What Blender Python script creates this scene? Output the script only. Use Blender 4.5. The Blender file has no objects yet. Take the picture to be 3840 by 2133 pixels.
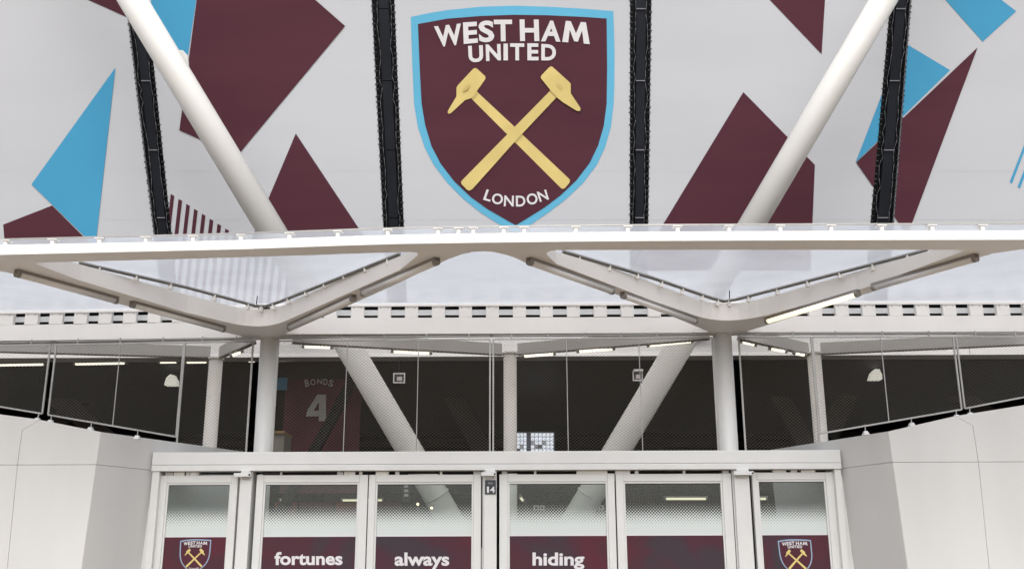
import bpy, bmesh, math, random
from mathutils import Vector, Matrix
random.seed(7)
SC = bpy.context.scene
COL = SC.collection
R = math.radians

# ------------------------------------------------------------------ camera
PITCH = 15.15
CAM = Vector((0, 0, 1.6))
cd = bpy.data.cameras.new('camera'); cam = bpy.data.objects.new('camera', cd); COL.objects.link(cam)
cd.sensor_width = 36.0; cd.lens = 36.0 * 3782 / 3840; cd.clip_start = 0.1; cd.clip_end = 2000
CM = Matrix.Rotation(R(90 + PITCH), 3, 'X') @ Matrix.Rotation(R(-0.2), 3, 'Z')
cam.matrix_world = Matrix.Translation(CAM) @ CM.to_4x4()
SC.camera = cam

# ------------------------------------------------------------------ light
w = bpy.data.worlds.new('World'); SC.world = w; w.use_nodes = True
nt = w.node_tree; bg = nt.nodes['Background']
SUN_EL, SUN_AZ = 50, 179          # azimuth from +Y, clockwise: behind the camera
sky = nt.nodes.new('ShaderNodeTexSky'); sky.sky_type = 'NISHITA'; sky.sun_disc = False
sky.sun_elevation = R(SUN_EL); sky.sun_rotation = R(SUN_AZ)
sky.air_density = 1.0; sky.dust_density = 4.0
hs = nt.nodes.new('ShaderNodeHueSaturation'); hs.inputs['Saturation'].default_value = 0.32
nt.links.new(sky.outputs[0], hs.inputs['Color']); nt.links.new(hs.outputs[0], bg.inputs['Color'])
bg.inputs['Strength'].default_value = 0.15
sl = bpy.data.lights.new('sun', 'SUN'); so = bpy.data.objects.new('sun', sl); COL.objects.link(so)
sl.energy = 0.5; sl.angle = R(60); sl.color = (1, 0.98, 0.955)
sd = Vector((math.sin(R(SUN_AZ)) * math.cos(R(SUN_EL)), math.cos(R(SUN_AZ)) * math.cos(R(SUN_EL)), math.sin(R(SUN_EL))))
so.rotation_euler = sd.to_track_quat('Z', 'Y').to_euler(); so.location = (0, -5, 20)
SC.view_settings.view_transform = 'Standard'; SC.view_settings.look = 'None'
SC.view_settings.gamma = 1; SC.view_settings.use_curve_mapping = False
SC.view_settings.exposure = 0.54

# ------------------------------------------------------------------ helpers: survey of the place from the photograph
K = 3840 / 2576.0
def ray(u, v):
    return CM @ Vector((u * K - 1920, 1066.5 - v * K, -3782))
def at_y(u, v, Y):
    d = ray(u, v); return CAM + d * ((Y - CAM.y) / d.y)
def at_z(u, v, Z):
    d = ray(u, v); return CAM + d * ((Z - CAM.z) / d.z)
NV = CM @ Vector((0, 0, -1))
def at_d(u, v, D):
    d = ray(u, v); return CAM + d * (D / d.dot(NV))
def at_pl(u, v, p, n):
    d = ray(u, v); return CAM + d * ((p - CAM).dot(n) / d.dot(n))

def link(o, parent=None):
    COL.objects.link(o)
    if parent is not None:
        o.parent = parent
        o.matrix_parent_inverse = Matrix.Translation(-parent.location) if parent.type == 'EMPTY' else Matrix.Identity(4)
    return o
def mesh_obj(name, bm, mat, parent=None, smooth=False):
    me = bpy.data.meshes.new(name); bm.normal_update(); bm.to_mesh(me); bm.free()
    if mat: me.materials.append(mat)
    if smooth:
        me.polygons.foreach_set('use_smooth', [True] * len(me.polygons))
    return link(bpy.data.objects.new(name, me), parent)
def empty(name, loc, label=None, cat=None, group=None):
    o = bpy.data.objects.new(name, None); o.location = loc; o.empty_display_size = 0.2
    COL.objects.link(o); tag(o, label, cat, group); return o
def tag(o, label=None, cat=None, group=None, kind=None):
    if label: o['label'] = label
    if cat: o['category'] = cat
    if group: o['group'] = group
    if kind: o['kind'] = kind
    elif cat: o['kind'] = 'thing'
    return o
def add_box(bm, x0, x1, y0, y1, z0, z1, bev=0.0):
    vs = [bm.verts.new((x, y, z)) for z in (z0, z1) for y in (y0, y1) for x in (x0, x1)]
    fs = [bm.faces.new([vs[i] for i in q]) for q in ((0, 2, 3, 1), (4, 5, 7, 6), (0, 1, 5, 4), (2, 6, 7, 3), (0, 4, 6, 2), (1, 3, 7, 5))]
    if bev > 0:
        es = list({e for f in fs for e in f.edges})
        bmesh.ops.bevel(bm, geom=es, offset=bev, segments=2, affect='EDGES', profile=0.5)
def box(name, x0, x1, y0, y1, z0, z1, mat, parent=None, bev=0.0):
    bm = bmesh.new(); add_box(bm, min(x0, x1), max(x0, x1), y0, y1, min(z0, z1), max(z0, z1), bev)
    return mesh_obj(name, bm, mat, parent)
def add_prism(bm, pts, off):
    a = [bm.verts.new(p) for p in pts]; b = [bm.verts.new(Vector(p) + off) for p in pts]
    n = len(pts); bm.faces.new(a[::-1]); bm.faces.new(b)
    for i in range(n): bm.faces.new((a[i], a[(i + 1) % n], b[(i + 1) % n], b[i]))
def prism(name, pts, off, mat, parent=None, bev=0):
    bm = bmesh.new(); add_prism(bm, pts, Vector(off))
    bmesh.ops.recalc_face_normals(bm, faces=bm.faces)
    if bev: bmesh.ops.bevel(bm, geom=bm.edges[:], offset=bev, segments=2, affect='EDGES', profile=0.5)
    return mesh_obj(name, bm, mat, parent)
def add_tube(bm, p, q, r, n=12, r2=None):
    p, q = Vector(p), Vector(q); d = (q - p).normalized()
    s = d.orthogonal().normalized(); t = d.cross(s); r2 = r if r2 is None else r2
    A = [bm.verts.new(p + (s * math.cos(a) + t * math.sin(a)) * r) for a in [2 * math.pi * i / n for i in range(n)]]
    B = [bm.verts.new(q + (s * math.cos(a) + t * math.sin(a)) * r2) for a in [2 * math.pi * i / n for i in range(n)]]
    for i in range(n):
        f = bm.faces.new((A[i], A[(i + 1) % n], B[(i + 1) % n], B[i])); f.smooth = True
    bm.faces.new(A[::-1]); bm.faces.new(B)
def tube(name, p, q, r, mat, parent=None, n=24, r2=None):
    bm = bmesh.new(); add_tube(bm, p, q, r, n, r2); return mesh_obj(name, bm, mat, parent)
def add_bar(bm, p, q, wd, ht, up=Vector((0, 0, 1))):
    p, q = Vector(p), Vector(q); d = (q - p).normalized(); s = d.cross(up).normalized(); t = s.cross(d)
    c = [(-1, -1), (1, -1), (1, 1), (-1, 1)]
    A = [bm.verts.new(p + s * (a * wd / 2) + t * (b * ht / 2)) for a, b in c]
    B = [bm.verts.new(q + s * (a * wd / 2) + t * (b * ht / 2)) for a, b in c]
    for i in range(4): bm.faces.new((A[i], A[(i + 1) % 4], B[(i + 1) % 4], B[i]))
    bm.faces.new(A[::-1]); bm.faces.new(B)
def bar(name, p, q, wd, ht, mat, parent=None, up=Vector((0, 0, 1))):
    bm = bmesh.new(); add_bar(bm, p, q, wd, ht, up)
    bmesh.ops.recalc_face_normals(bm, faces=bm.faces); return mesh_obj(name, bm, mat, parent)
def lerp_tab(tab, x):
    for (a, b), (c, d) in zip(tab, tab[1:]):
        if x <= c: return b + (d - b) * (x - a) / (c - a)
    (a, b), (c, d) = tab[-2:]; return b + (d - b) * (x - a) / (c - a)

# ------------------------------------------------------------------ materials
def mat(name, col, rough=0.5, metal=0.0, var=0.0, scale=3.0, bump=0.0, bscale=40, spec=0.5, stretch=(1, 1, 1), col2=None):
    m = bpy.data.materials.new(name); m.use_nodes = True; n = m.node_tree.nodes; l = m.node_tree.links
    b = n['Principled BSDF']; b.inputs['Base Color'].default_value = (*col, 1)
    b.inputs['Roughness'].default_value = rough; b.inputs['Metallic'].default_value = metal
    b.inputs['Specular IOR Level'].default_value = spec
    tc = n.new('ShaderNodeTexCoord'); mp = n.new('ShaderNodeMapping'); mp.inputs['Scale'].default_value = stretch
    l.new(tc.outputs['Object'], mp.inputs['Vector'])
    if var > 0 or col2:
        nz = n.new('ShaderNodeTexNoise'); nz.inputs['Scale'].default_value = scale; nz.inputs['Detail'].default_value = 6
        l.new(mp.outputs[0], nz.inputs['Vector'])
        mx = n.new('ShaderNodeMix'); mx.data_type = 'RGBA'
        rp = n.new('ShaderNodeMapRange'); rp.inputs['From Min'].default_value = 0.35; rp.inputs['From Max'].default_value = 0.65
        l.new(nz.outputs['Fac'], rp.inputs['Value']); l.new(rp.outputs[0], mx.inputs['Factor'])
        mx.inputs['A'].default_value = (*col, 1)
        c2 = col2 or tuple(c * (1 - var) for c in col)
        mx.inputs['B'].default_value = (*c2, 1)
        l.new(mx.outputs['Result'], b.inputs['Base Color'])
    if bump > 0:
        nb = n.new('ShaderNodeTexNoise'); nb.inputs['Scale'].default_value = bscale; nb.inputs['Detail'].default_value = 3
        l.new(mp.outputs[0], nb.inputs['Vector'])
        bp = n.new('ShaderNodeBump'); bp.inputs['Strength'].default_value = bump; bp.inputs['Distance'].default_value = 0.01
        l.new(nb.outputs['Fac'], bp.inputs['Height']); l.new(bp.outputs[0], b.inputs['Normal'])
    return m
def emis(name, col, s, base=(0.8, 0.8, 0.8)):
    m = mat(name, base, 0.5); b = m.node_tree.nodes['Principled BSDF']
    b.inputs['Emission Color'].default_value = (*col, 1); b.inputs['Emission Strength'].default_value = s
    return m
WHITE = mat('white_paint', (0.80, 0.78, 0.755), 0.42, var=0.05, scale=1.6, bump=0.04, bscale=30)
STEEL = mat('canopy_paint', (0.86, 0.83, 0.79), 0.45, var=0.07, scale=1.2, bump=0.05, bscale=20)
FASC = mat('fascia_paint', (0.86, 0.86, 0.85), 0.4, var=0.02, scale=2)
TUBEM = mat('tube_paint', (0.84, 0.83, 0.80), 0.38, var=0.06, scale=0.9, bump=0.03, bscale=15)
DOORW = mat('door_frame_paint', (0.74, 0.745, 0.735), 0.35, var=0.05, scale=3)
CLAD = mat('wall_cladding', (0.66, 0.66, 0.65), 0.45, var=0.07, scale=2.2, bump=0.03, bscale=6, stretch=(1, 1, 0.22))
WRAP = mat('banner_fabric', (0.595, 0.612, 0.645), 0.8, spec=0.15, var=0.05, scale=0.5, bump=0.06, bscale=2.5, stretch=(0.5, 1, 2))
MAROON = mat('maroon_print', (0.096, 0.031, 0.046), 0.7, spec=0.12, var=0.12, scale=0.8, bump=0.05, bscale=2.5, stretch=(0.4, 1, 3))
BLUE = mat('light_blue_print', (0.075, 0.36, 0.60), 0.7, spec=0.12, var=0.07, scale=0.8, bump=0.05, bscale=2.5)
CBLUE = mat('crest_blue_print', (0.14, 0.49, 0.72), 0.7, spec=0.12, var=0.06, scale=0.8)
YEL = mat('yellow_print', (0.78, 0.62, 0.24), 0.7, spec=0.12, var=0.12, scale=2.5)
YEL2 = mat('dark_yellow_print', (0.60, 0.46, 0.16), 0.7)
WPRINT = mat('white_print', (0.76, 0.74, 0.76), 0.7, spec=0.12, var=0.04, scale=3)
NAVY = mat('dark_channel_metal', (0.005, 0.006, 0.009), 0.6, spec=0.15, var=0.5, scale=4, bump=0.2, bscale=12)
NAVY2 = mat('mast_metal', (0.010, 0.013, 0.020), 0.5, spec=0.2, var=0.4, scale=3, stretch=(1, 1, 0.3))
CORD = mat('grey_cord', (0.17, 0.17, 0.185), 0.7)
BLACK = mat('black_rubber', (0.012, 0.012, 0.013), 0.6)
ALU = mat('anodised_aluminium', (0.42, 0.41, 0.39), 0.4, metal=0.6, var=0.15, scale=6)
LAMPH = mat('lamp_housing', (0.30, 0.28, 0.26), 0.4, metal=0.3, var=0.1)
WIRE = mat('stainless_wire', (0.30, 0.275, 0.245), 0.5)
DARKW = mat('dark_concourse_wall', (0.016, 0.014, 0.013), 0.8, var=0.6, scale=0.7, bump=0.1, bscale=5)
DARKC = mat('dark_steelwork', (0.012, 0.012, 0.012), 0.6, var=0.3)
PALE = mat('bulkhead_panel', (0.60, 0.585, 0.575), 0.6, var=0.07, scale=1.5, bump=0.05, bscale=8)
OLIVE = mat('inner_beam_paint', (0.16, 0.145, 0.115), 0.5, var=0.1)
GREYP = mat('partition_board', (0.30, 0.285, 0.25), 0.6, var=0.25, scale=2.2)
REDP = mat('red_counter', (0.42, 0.07, 0.035), 0.5, var=0.3, scale=2)
WOOD = mat('timber_edge', (0.40, 0.25, 0.10), 0.5, var=0.3, scale=8)
BANM = mat('shirt_banner_fabric', (0.21, 0.065, 0.09), 0.8, var=0.25, scale=2)
SIGNB = mat('sign_face_dark', (0.025, 0.032, 0.042), 0.35)
LAMPW = emis('lamp_shade_glow', (1.0, 0.97, 0.86), 0.35, (0.75, 0.75, 0.7))
LIT = emis('lit_tube_glass', (1.0, 0.90, 0.62), 0.75, (0.9, 0.88, 0.8))
LIT2 = emis('inner_tube_glass', (1.0, 0.93, 0.74), 0.9, (0.9, 0.88, 0.8))
UNLIT = mat('unlit_tube_cover', (0.85, 0.84, 0.82), 0.25, var=0.08, scale=5)
WARM = emis('warm_bulb', (1.0, 0.75, 0.4), 4)

def glass_mat(name, tint, milky, mcol, rough=0.03):
    m = bpy.data.materials.new(name); m.use_nodes = True; n = m.node_tree.nodes; l = m.node_tree.links
    for x in list(n):
        if x.type != 'OUTPUT_MATERIAL': n.remove(x)
    out = [x for x in n if x.type == 'OUTPUT_MATERIAL'][0]
    tr = n.new('ShaderNodeBsdfTransparent'); tr.inputs[0].default_value = (*tint, 1)
    gl = n.new('ShaderNodeBsdfGlossy'); gl.inputs['Roughness'].default_value = rough
    fr = n.new('ShaderNodeFresnel'); gm = n.new('ShaderNodeNewGeometry'); ir = n.new('ShaderNodeMapRange')
    ir.inputs['To Min'].default_value = 1.5; ir.inputs['To Max'].default_value = 1 / 1.5      # same reflection from both sides of a thin pane
    l.new(gm.outputs['Backfacing'], ir.inputs['Value']); l.new(ir.outputs[0], fr.inputs['IOR'])
    a = n.new('ShaderNodeMixShader'); l.new(fr.outputs[0], a.inputs[0]); l.new(tr.outputs[0], a.inputs[1]); l.new(gl.outputs[0], a.inputs[2])
    top = a
    if milky > 0:
        tl = n.new('ShaderNodeBsdfTranslucent'); tl.inputs[0].default_value = (*mcol, 1)
        df = n.new('ShaderNodeBsdfDiffuse'); df.inputs[0].default_value = (*mcol, 1)
        b = n.new('ShaderNodeMixShader'); b.inputs[0].default_value = 0.12; l.new(tl.outputs[0], b.inputs[1]); l.new(df.outputs[0], b.inputs[2])
        c = n.new('ShaderNodeMixShader')
        tc = n.new('ShaderNodeTexCoord'); nz = n.new('ShaderNodeTexNoise'); nz.inputs['Scale'].default_value = 1.3; nz.inputs['Detail'].default_value = 5
        l.new(tc.outputs['Object'], nz.inputs['Vector'])
        mr = n.new('ShaderNodeMapRange'); mr.inputs['To Min'].default_value = milky - 0.07; mr.inputs['To Max'].default_value = milky + 0.07
        mr.inputs['From Min'].default_value = 0.3; mr.inputs['From Max'].default_value = 0.7
        l.new(nz.outputs['Fac'], mr.inputs['Value']); l.new(mr.outputs[0], c.inputs[0])
        l.new(a.outputs[0], c.inputs[1]); l.new(b.outputs[0], c.inputs[2]); top = c
    l.new(top.outputs[0], out.inputs['Surface']); return m
ROOFG = glass_mat('roof_glass', (0.92, 0.95, 0.99), 0.58, (0.60, 0.625, 0.67), 0.2)
REARG = glass_mat('rear_roof_glass', (0.8, 0.8, 0.8), 0.85, (0.55, 0.54, 0.52), 0.3)
DOORG = glass_mat('door_glass', (0.80, 0.84, 0.82), 0, (0, 0, 0), 0.02)

def film_mat(z0, z1):
    """dotted frosting that thickens downwards: z0 = solid height, z1 = clear height"""
    m = bpy.data.materials.new('dotted_frost_film'); m.use_nodes = True; n = m.node_tree.nodes; l = m.node_tree.links
    b = n['Principled BSDF']; b.inputs['Base Color'].default_value = (0.66, 0.715, 0.70, 1); b.inputs['Roughness'].default_value = 0.6
    out = [x for x in n if x.type == 'OUTPUT_MATERIAL'][0]
    g = n.new('ShaderNodeNewGeometry'); sx = n.new('ShaderNodeSeparateXYZ'); l.new(g.outputs['Position'], sx.inputs[0])
    mr = n.new('ShaderNodeMapRange'); mr.inputs['From Min'].default_value = z1; mr.inputs['From Max'].default_value = z0
    l.new(sx.outputs['Z'], mr.inputs['Value'])
    def wv(sock, k):
        a = n.new('ShaderNodeMath'); a.operation = 'MULTIPLY'; a.inputs[1].default_value = k; l.new(sock, a.inputs[0])
        s = n.new('ShaderNodeMath'); s.operation = 'SINE'; l.new(a.outputs[0], s.inputs[0]); return s.outputs[0]
    p = n.new('ShaderNodeMath'); p.operation = 'MULTIPLY'; l.new(wv(sx.outputs['X'], 230), p.inputs[0]); l.new(wv(sx.outputs['Z'], 230), p.inputs[1])
    q = n.new('ShaderNodeMath'); q.operation = 'MULTIPLY_ADD'; q.inputs[1].default_value = 0.38; l.new(p.outputs[0], q.inputs[0])
    l.new(mr.outputs[0], q.inputs[2])
    r = n.new('ShaderNodeMapRange'); r.inputs['From Min'].default_value = 0.25; r.inputs['From Max'].default_value = 0.75
    l.new(q.outputs[0], r.inputs['Value'])
    t = n.new('ShaderNodeBsdfTransparent'); mx = n.new('ShaderNodeMixShader')
    l.new(r.outputs[0], mx.inputs[0]); l.new(t.outputs[0], mx.inputs[1]); l.new(b.outputs[0], mx.inputs[2]); l.new(mx.outputs[0], out.inputs['Surface'])
    return m
def print_mat():
    m = mat('door_print', (0.10, 0.035, 0.052), 0.5, spec=0.15); n = m.node_tree.nodes; l = m.node_tree.links
    b = n['Principled BSDF']; tc = n.new('ShaderNodeTexCoord')
    v = n.new('ShaderNodeTexNoise'); v.inputs['Scale'].default_value = 1.5; v.inputs['Detail'].default_value = 1; v.inputs['Distortion'].default_value = 1.2
    l.new(tc.outputs['Object'], v.inputs['Vector'])
    cr = n.new('ShaderNodeValToRGB'); cr.color_ramp.interpolation = 'LINEAR'
    e = cr.color_ramp.elements; e[0].position = 0.36; e[0].color = (0.058, 0.042, 0.052, 1); e[1].position = 0.46; e[1].color = (0.082, 0.030, 0.046, 1)
    x = e.new(0.52); x.color = (0.080, 0.031, 0.043, 1); x = e.new(0.66); x.color = (0.105, 0.026, 0.040, 1)
    l.new(v.outputs['Fac'], cr.inputs[0]); l.new(cr.outputs[0], b.inputs['Base Color'])
    return m

# ------------------------------------------------------------------ setting
GM = mat('plaza_paving', (0.33, 0.27, 0.205), 0.85, var=0.15, scale=0.8, bump=0.2, bscale=30)
n = GM.node_tree.nodes; l = GM.node_tree.links
bk = n.new('ShaderNodeTexBrick'); bk.inputs['Scale'].default_value = 1.0; bk.inputs['Brick Width'].default_value = 0.6; bk.inputs['Row Height'].default_value = 0.3
bk.inputs['Mortar Size'].default_value = 0.005
bk.inputs['Color1'].default_value = (0.27, 0.215, 0.16, 1); bk.inputs['Color2'].default_value = (0.23, 0.185, 0.14, 1); bk.inputs['Mortar'].default_value = (0.2, 0.17, 0.14, 1)
tc = n.new('ShaderNodeTexCoord'); l.new(tc.outputs['Object'], bk.inputs['Vector']); l.new(bk.outputs['Color'], n['Principled BSDF'].inputs['Base Color'])
bm = bmesh.new(); s = 800
bm.faces.new([bm.verts.new(p) for p in ((-s, -s, 0), (s, -s, 0), (s, s, 0), (-s, s, 0))])
tag(mesh_obj('ground', bm, GM), kind='structure')
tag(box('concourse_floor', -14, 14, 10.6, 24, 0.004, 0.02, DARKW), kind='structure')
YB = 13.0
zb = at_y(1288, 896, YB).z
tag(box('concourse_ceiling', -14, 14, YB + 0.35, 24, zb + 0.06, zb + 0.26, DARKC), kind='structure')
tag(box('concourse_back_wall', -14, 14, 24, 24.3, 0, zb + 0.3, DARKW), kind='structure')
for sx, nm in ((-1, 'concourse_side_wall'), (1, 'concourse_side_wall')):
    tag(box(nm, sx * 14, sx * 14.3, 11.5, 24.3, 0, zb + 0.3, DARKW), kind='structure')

rp_ = empty('rear_partition', (0, 21, 0), 'dim row of brown and black boards deep in the concourse', 'partition')
random.seed(11)
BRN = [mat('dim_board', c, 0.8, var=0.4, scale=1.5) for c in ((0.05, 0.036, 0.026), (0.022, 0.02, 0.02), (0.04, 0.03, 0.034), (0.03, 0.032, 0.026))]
xx = -12.0
while xx < 12:
    ww = random.uniform(0.6, 2.2); zz0 = random.choice([0.02, 2.4, 2.9]); zz1 = random.choice([3.5, 4.1, 3.2])
    box('board', xx, xx + ww - 0.02, 21 + random.uniform(0, 0.4), 21.6, zz0, zz1, random.choice(BRN), rp_); xx += ww
for k in range(6):
    bar('duct', (-12 + random.uniform(-1, 1), 18 + k * 0.4, 3.0 + 0.19 * k), (12, 18 + k * 0.4, 2.7 + 0.24 * k), 0.12, 0.09, BRN[k % 4], rp_)

# bulkhead above the concourse opening
bk_ = empty('bulkhead', (0, YB, zb), 'long pale bulkhead above the dark concourse opening, behind the wire mesh', 'wall')
xs = [-14 + 2 * i for i in range(15)]
for a, b in zip(xs, xs[1:]):
    box('panel', a + 0.004, b - 0.004, YB, YB + 0.3, zb, zb + 0.44, PALE, bk_)
box('rear_rail', -14, 14, YB + 0.05, YB + 0.25, zb + 0.441, zb + 0.60, DARKC, bk_)

# ------------------------------------------------------------------ wrapped facade panels
DW = 13.35
def clip(poly, quad):
    def side(p, a, b): return (b[0] - a[0]) * (p[1] - a[1]) - (b[1] - a[1]) * (p[0] - a[0])
    c = (sum(q[0] for q in quad) / 4, sum(q[1] for q in quad) / 4)
    out = list(poly)
    for i in range(len(quad)):
        a, b = quad[i], quad[(i + 1) % len(quad)]
        sg = 1 if side(c, a, b) > 0 else -1
        inp, out = out, []
        for j in range(len(inp)):
            p, q = inp[j], inp[(j + 1) % len(inp)]
            sp, sq = side(p, a, b) * sg, side(q, a, b) * sg
            if sp >= 0: out.append(p)
            if (sp >= 0) != (sq >= 0):
                t = sp / (sp - sq); out.append((p[0] + (q[0] - p[0]) * t, p[1] + (q[1] - p[1]) * t))
        if not out: return []
    return out
def lin(p, q, y): return p[0] + (q[0] - p[0]) * (y - p[1]) / (q[1] - p[1])
TOP, BOT = -420, 835
S = [((321, 46), (386, 586), (374, 46), (431, 584)), ((934.5, 0), (964, 570), (992, 0), (1016, 570)),
     ((1585, 0), (1584.5, 561), (1639, 0), (1631, 561)), ((2240, 0), (2190, 559), (2293, 0), (2249, 559))]
edgesL = [None] + [(s[2], s[3]) for s in S]; edgesR = [(s[0], s[1]) for s in S] + [None]
EXT = {0: -700, 4: 3300}
def quad_of(i, pad=0):
    def ex(e, y, d): return d if e is None else lin(e[0], e[1], y)
    return [(ex(edgesL[i], TOP, EXT[0]) + pad, TOP), (ex(edgesR[i], TOP, EXT[4]) - pad, TOP), (ex(edgesR[i], BOT, EXT[4]) - pad, BOT), (ex(edgesL[i], BOT, EXT[0]) + pad, BOT)]
quads = [quad_of(i) for i in range(5)]
WL = ['white wrap panel at far left with tall light blue triangle and maroon wedge',
      'white wrap panel with huge maroon shape and thin stripes behind the left slanting tube',
      'white wrap panel bearing the big shield crest with two crossed yellow hammers',
      'white wrap panel with two maroon shapes behind the right slanting tube',
      'white wrap panel at the far right with light blue shapes and a maroon sliver']
panels = []
for i, q in enumerate(quads):
    P = [at_d(u, v, DW) for u, v in q]
    root = empty('facade_wrap', (P[2] + P[3]) / 2, WL[i], 'banner', 'printed wrap panels on the stadium front')
    prism('fabric', P, NV * 0.05, WRAP, root)
    # horizontal welded hems
    for vy, hh in ((430, 0.8), (552, 1.2), (700, 0.8)):
        a = clip([(-900, vy), (3600, vy), (3600, vy + hh), (-900, vy + hh)], q)
        if a: prism('hem', [at_d(u, v, DW - 0.0015) for u, v in a], NV * 0.001, WRAP, root)
    panels.append(root)
def shape(name, pts, idx, layer, m, parent=None, cl=True):
    c = clip(pts, quads[idx]) if cl else pts
    if len(c) < 3: return None
    d = DW - 0.004 * layer
    bm = bmesh.new(); f = bm.faces.new([bm.verts.new(at_d(u, v, d)) for u, v in c])
    if f.normal.dot(NV) > 0: f.normal_flip()
    return mesh_obj(name, bm, m, parent or panels[idx])
PR = 'printed_shape'
shape(PR, [(8, 565), (131, 517), (240, 625), (14, 640)], 0, 1, MAROON)
shape(PR, [(290, 171), (79, 464), (240, 621)], 0, 2, BLUE)
shape(PR, [(120, -45), (321, 45), (420, 90), (420, -140)], 0, 1, MAROON)
shape(PR, [(380, 93), (380, -180), (520, -180), (473, 139)], 1, 1, BLUE)
shape(PR, [(516, -160), (610, -160), (868, 66), (597, 392), (451, 328)], 1, 2, MAROON)
shape(PR, [(744, 336), (943, 635), (612, 650)], 1, 1, MAROON)
sx0, sy0 = 434, 489
for k in range(-2, 18):
    x = sx0 + 19.6 * k; y = sy0 + 12.4 * k
    shape('printed_stripe', [(x - 4.5, y - 1), (x + 4.5, y + 4), (x + 4.5 - (800 - y) * 0.115, 800), (x - 4.5 - (800 - y) * 0.115, 800)], 1, 1, MAROON)
shape(PR, [(1745, -200), (2088, -200), (2067, 137)], 3, 1, MAROON)
shape(PR, [(1870, 232), (2050, 415), (2039, 680), (1598, 680)], 3, 1, MAROON)
for i in (3, 4):
    shape(PR, [(2270, 105), (2390, 177), (2152, 410)], i, 1, BLUE)
    shape(PR, [(2459.5, 120), (2283, 592), (2154, 409)], i, 2, MAROON)
shape(PR, [(2240, -155), (2472, 105.5), (2556.6, 29), (2440, -60), (2300, -155)], 4, 1, BLUE)
for k in range(8):
    x = 2540 + k * 20; y = 458 + k * 12; t = 300 - k * 6
    shape('printed_stripe', [(x, y), (x + 6, y + 4), (x + 6 + (y - t) * 0.39, t), (x + (y - t) * 0.39, t)], 4, 1, BLUE)

# ---------- lettering
_tc = {}
def glyph(ch, off=0.035):
    if (ch, off) in _tc: return _tc[(ch, off)]
    c = bpy.data.curves.new('t', 'FONT'); c.body = ch; c.size = 1.0; c.offset = off; c.resolution_u = 4
    o = bpy.data.objects.new('t', c); COL.objects.link(o)
    dg = bpy.context.evaluated_depsgraph_get(); me = bpy.data.meshes.new_from_object(o.evaluated_get(dg))
    vs = [(v.co.x, v.co.y) for v in me.vertices]; fs = [tuple(p.vertices) for p in me.polygons]
    bpy.data.objects.remove(o); bpy.data.meshes.remove(me)
    _tc[(ch, off)] = (vs, fs); return vs, fs
M_POLY = [(0, 1), (0.04, 0), (0.27, 0), (0.5, 0.55), (0.73, 0), (0.96, 0), (1, 1), (0.78, 1), (0.755, 0.40), (0.57, 0.93), (0.43, 0.93), (0.245, 0.40), (0.22, 1)]
def put_text(name, s, quad, place, m, parent, off=0.035, bounds=None):
    """map the text into a quad (TL, TR, BR, BL) given in survey coordinates"""
    vs, fs = glyph(s, off)
    if s == 'M': vs, fs = [(x, 1 - y) for x, y in M_POLY], [tuple(range(13))]
    x0, x1 = min(v[0] for v in vs), max(v[0] for v in vs)
    y0, y1 = bounds or (min(v[1] for v in vs), max(v[1] for v in vs))
    bm = bmesh.new(); L = []
    TL, TR, BR, BL = quad
    for x, y in vs:
        a = (x - x0) / (x1 - x0); b = (y1 - y) / (y1 - y0)
        u = (TL[0] * (1 - a) + TR[0] * a) * (1 - b) + (BL[0] * (1 - a) + BR[0] * a) * b
        v = (TL[1] * (1 - a) + TR[1] * a) * (1 - b) + (BL[1] * (1 - a) + BR[1] * a) * b
        L.append(bm.verts.new(place(u, v)))
    for f in fs:
        try:
            g = bm.faces.new([L[i] for i in f]); g.normal_update()
            if g.normal.dot(NV) > 0: g.normal_flip()
        except ValueError: pass
    return mesh_obj(name, bm, m, parent)
def conv(ox, oy, sc, pts): return [((ox + x / sc) / K, (oy + y / sc) / K) for x, y in pts]

# ---------- crest geometry in survey coordinates
OUT = conv(1300, 0, 1.59, [(382, 103), (490, 80), (600, 62), (800, 42), (1000, 36), (1200, 42), (1400, 53), (1590, 68), (1597, 300), (1596, 500), (1592, 620), (1575, 760), (1540, 880), (1490, 985), (1410, 1090), (1310, 1185), (1210, 1262), (1110, 1330), (1008, 1392), (905, 1335), (800, 1268), (700, 1190), (600, 1090), (520, 985), (465, 880), (425, 760), (402, 620), (392, 400)])
INN = conv(1300, 0, 1.59, [(425, 145), (600, 113), (800, 97), (1000, 90), (1200, 93), (1400, 102), (1550, 112), (1553, 400), (1550, 620), (1533, 750), (1500, 865), (1450, 970), (1370, 1075), (1275, 1165), (1180, 1237), (1050, 1318), (1008, 1342), (960, 1316), (840, 1247), (740, 1175), (640, 1080), (560, 975), (505, 870), (468, 745), (447, 620), (435, 400)])
c2 = lambda pts: conv(1640, 220, 4.208, pts); c3 = lambda pts: conv(1640, 500, 3.975, pts)
HEAD_A = c2([(595, 150), (630, 165), (750, 275), (762, 300), (752, 335), (622, 515), (540, 625), (440, 655), (215, 862), (180, 872), (163, 850), (170, 820), (300, 600), (303, 460), (322, 425), (560, 170)])
HEAD_B = c2([(1790, 125), (1820, 135), (2080, 370), (2105, 400), (2105, 550), (2258, 780), (2258, 820), (2235, 832), (2190, 820), (1980, 690), (1880, 610), (1770, 480), (1640, 320), (1632, 290), (1645, 265), (1760, 145)])
HAN_A = c2([(540, 635), (622, 522), (1210, 1070), (1330, 1190)]) + c3([(1960, 675), (1978, 700), (1970, 735), (1905, 815), (1870, 830), (1840, 815)])
HAN_B = c2([(1775, 515), (1882, 612), (1215, 1320)]) + c3([(520, 835), (475, 855), (440, 840), (362, 760), (352, 725), (385, 685)])
EYE_A = c2([(400, 500), (440, 430), (510, 400), (520, 420), (480, 490), (420, 520)])
EYE_B = c2([(1875, 400), (1920, 395), (1975, 450), (1985, 500), (1940, 490), (1890, 440)])
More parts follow.
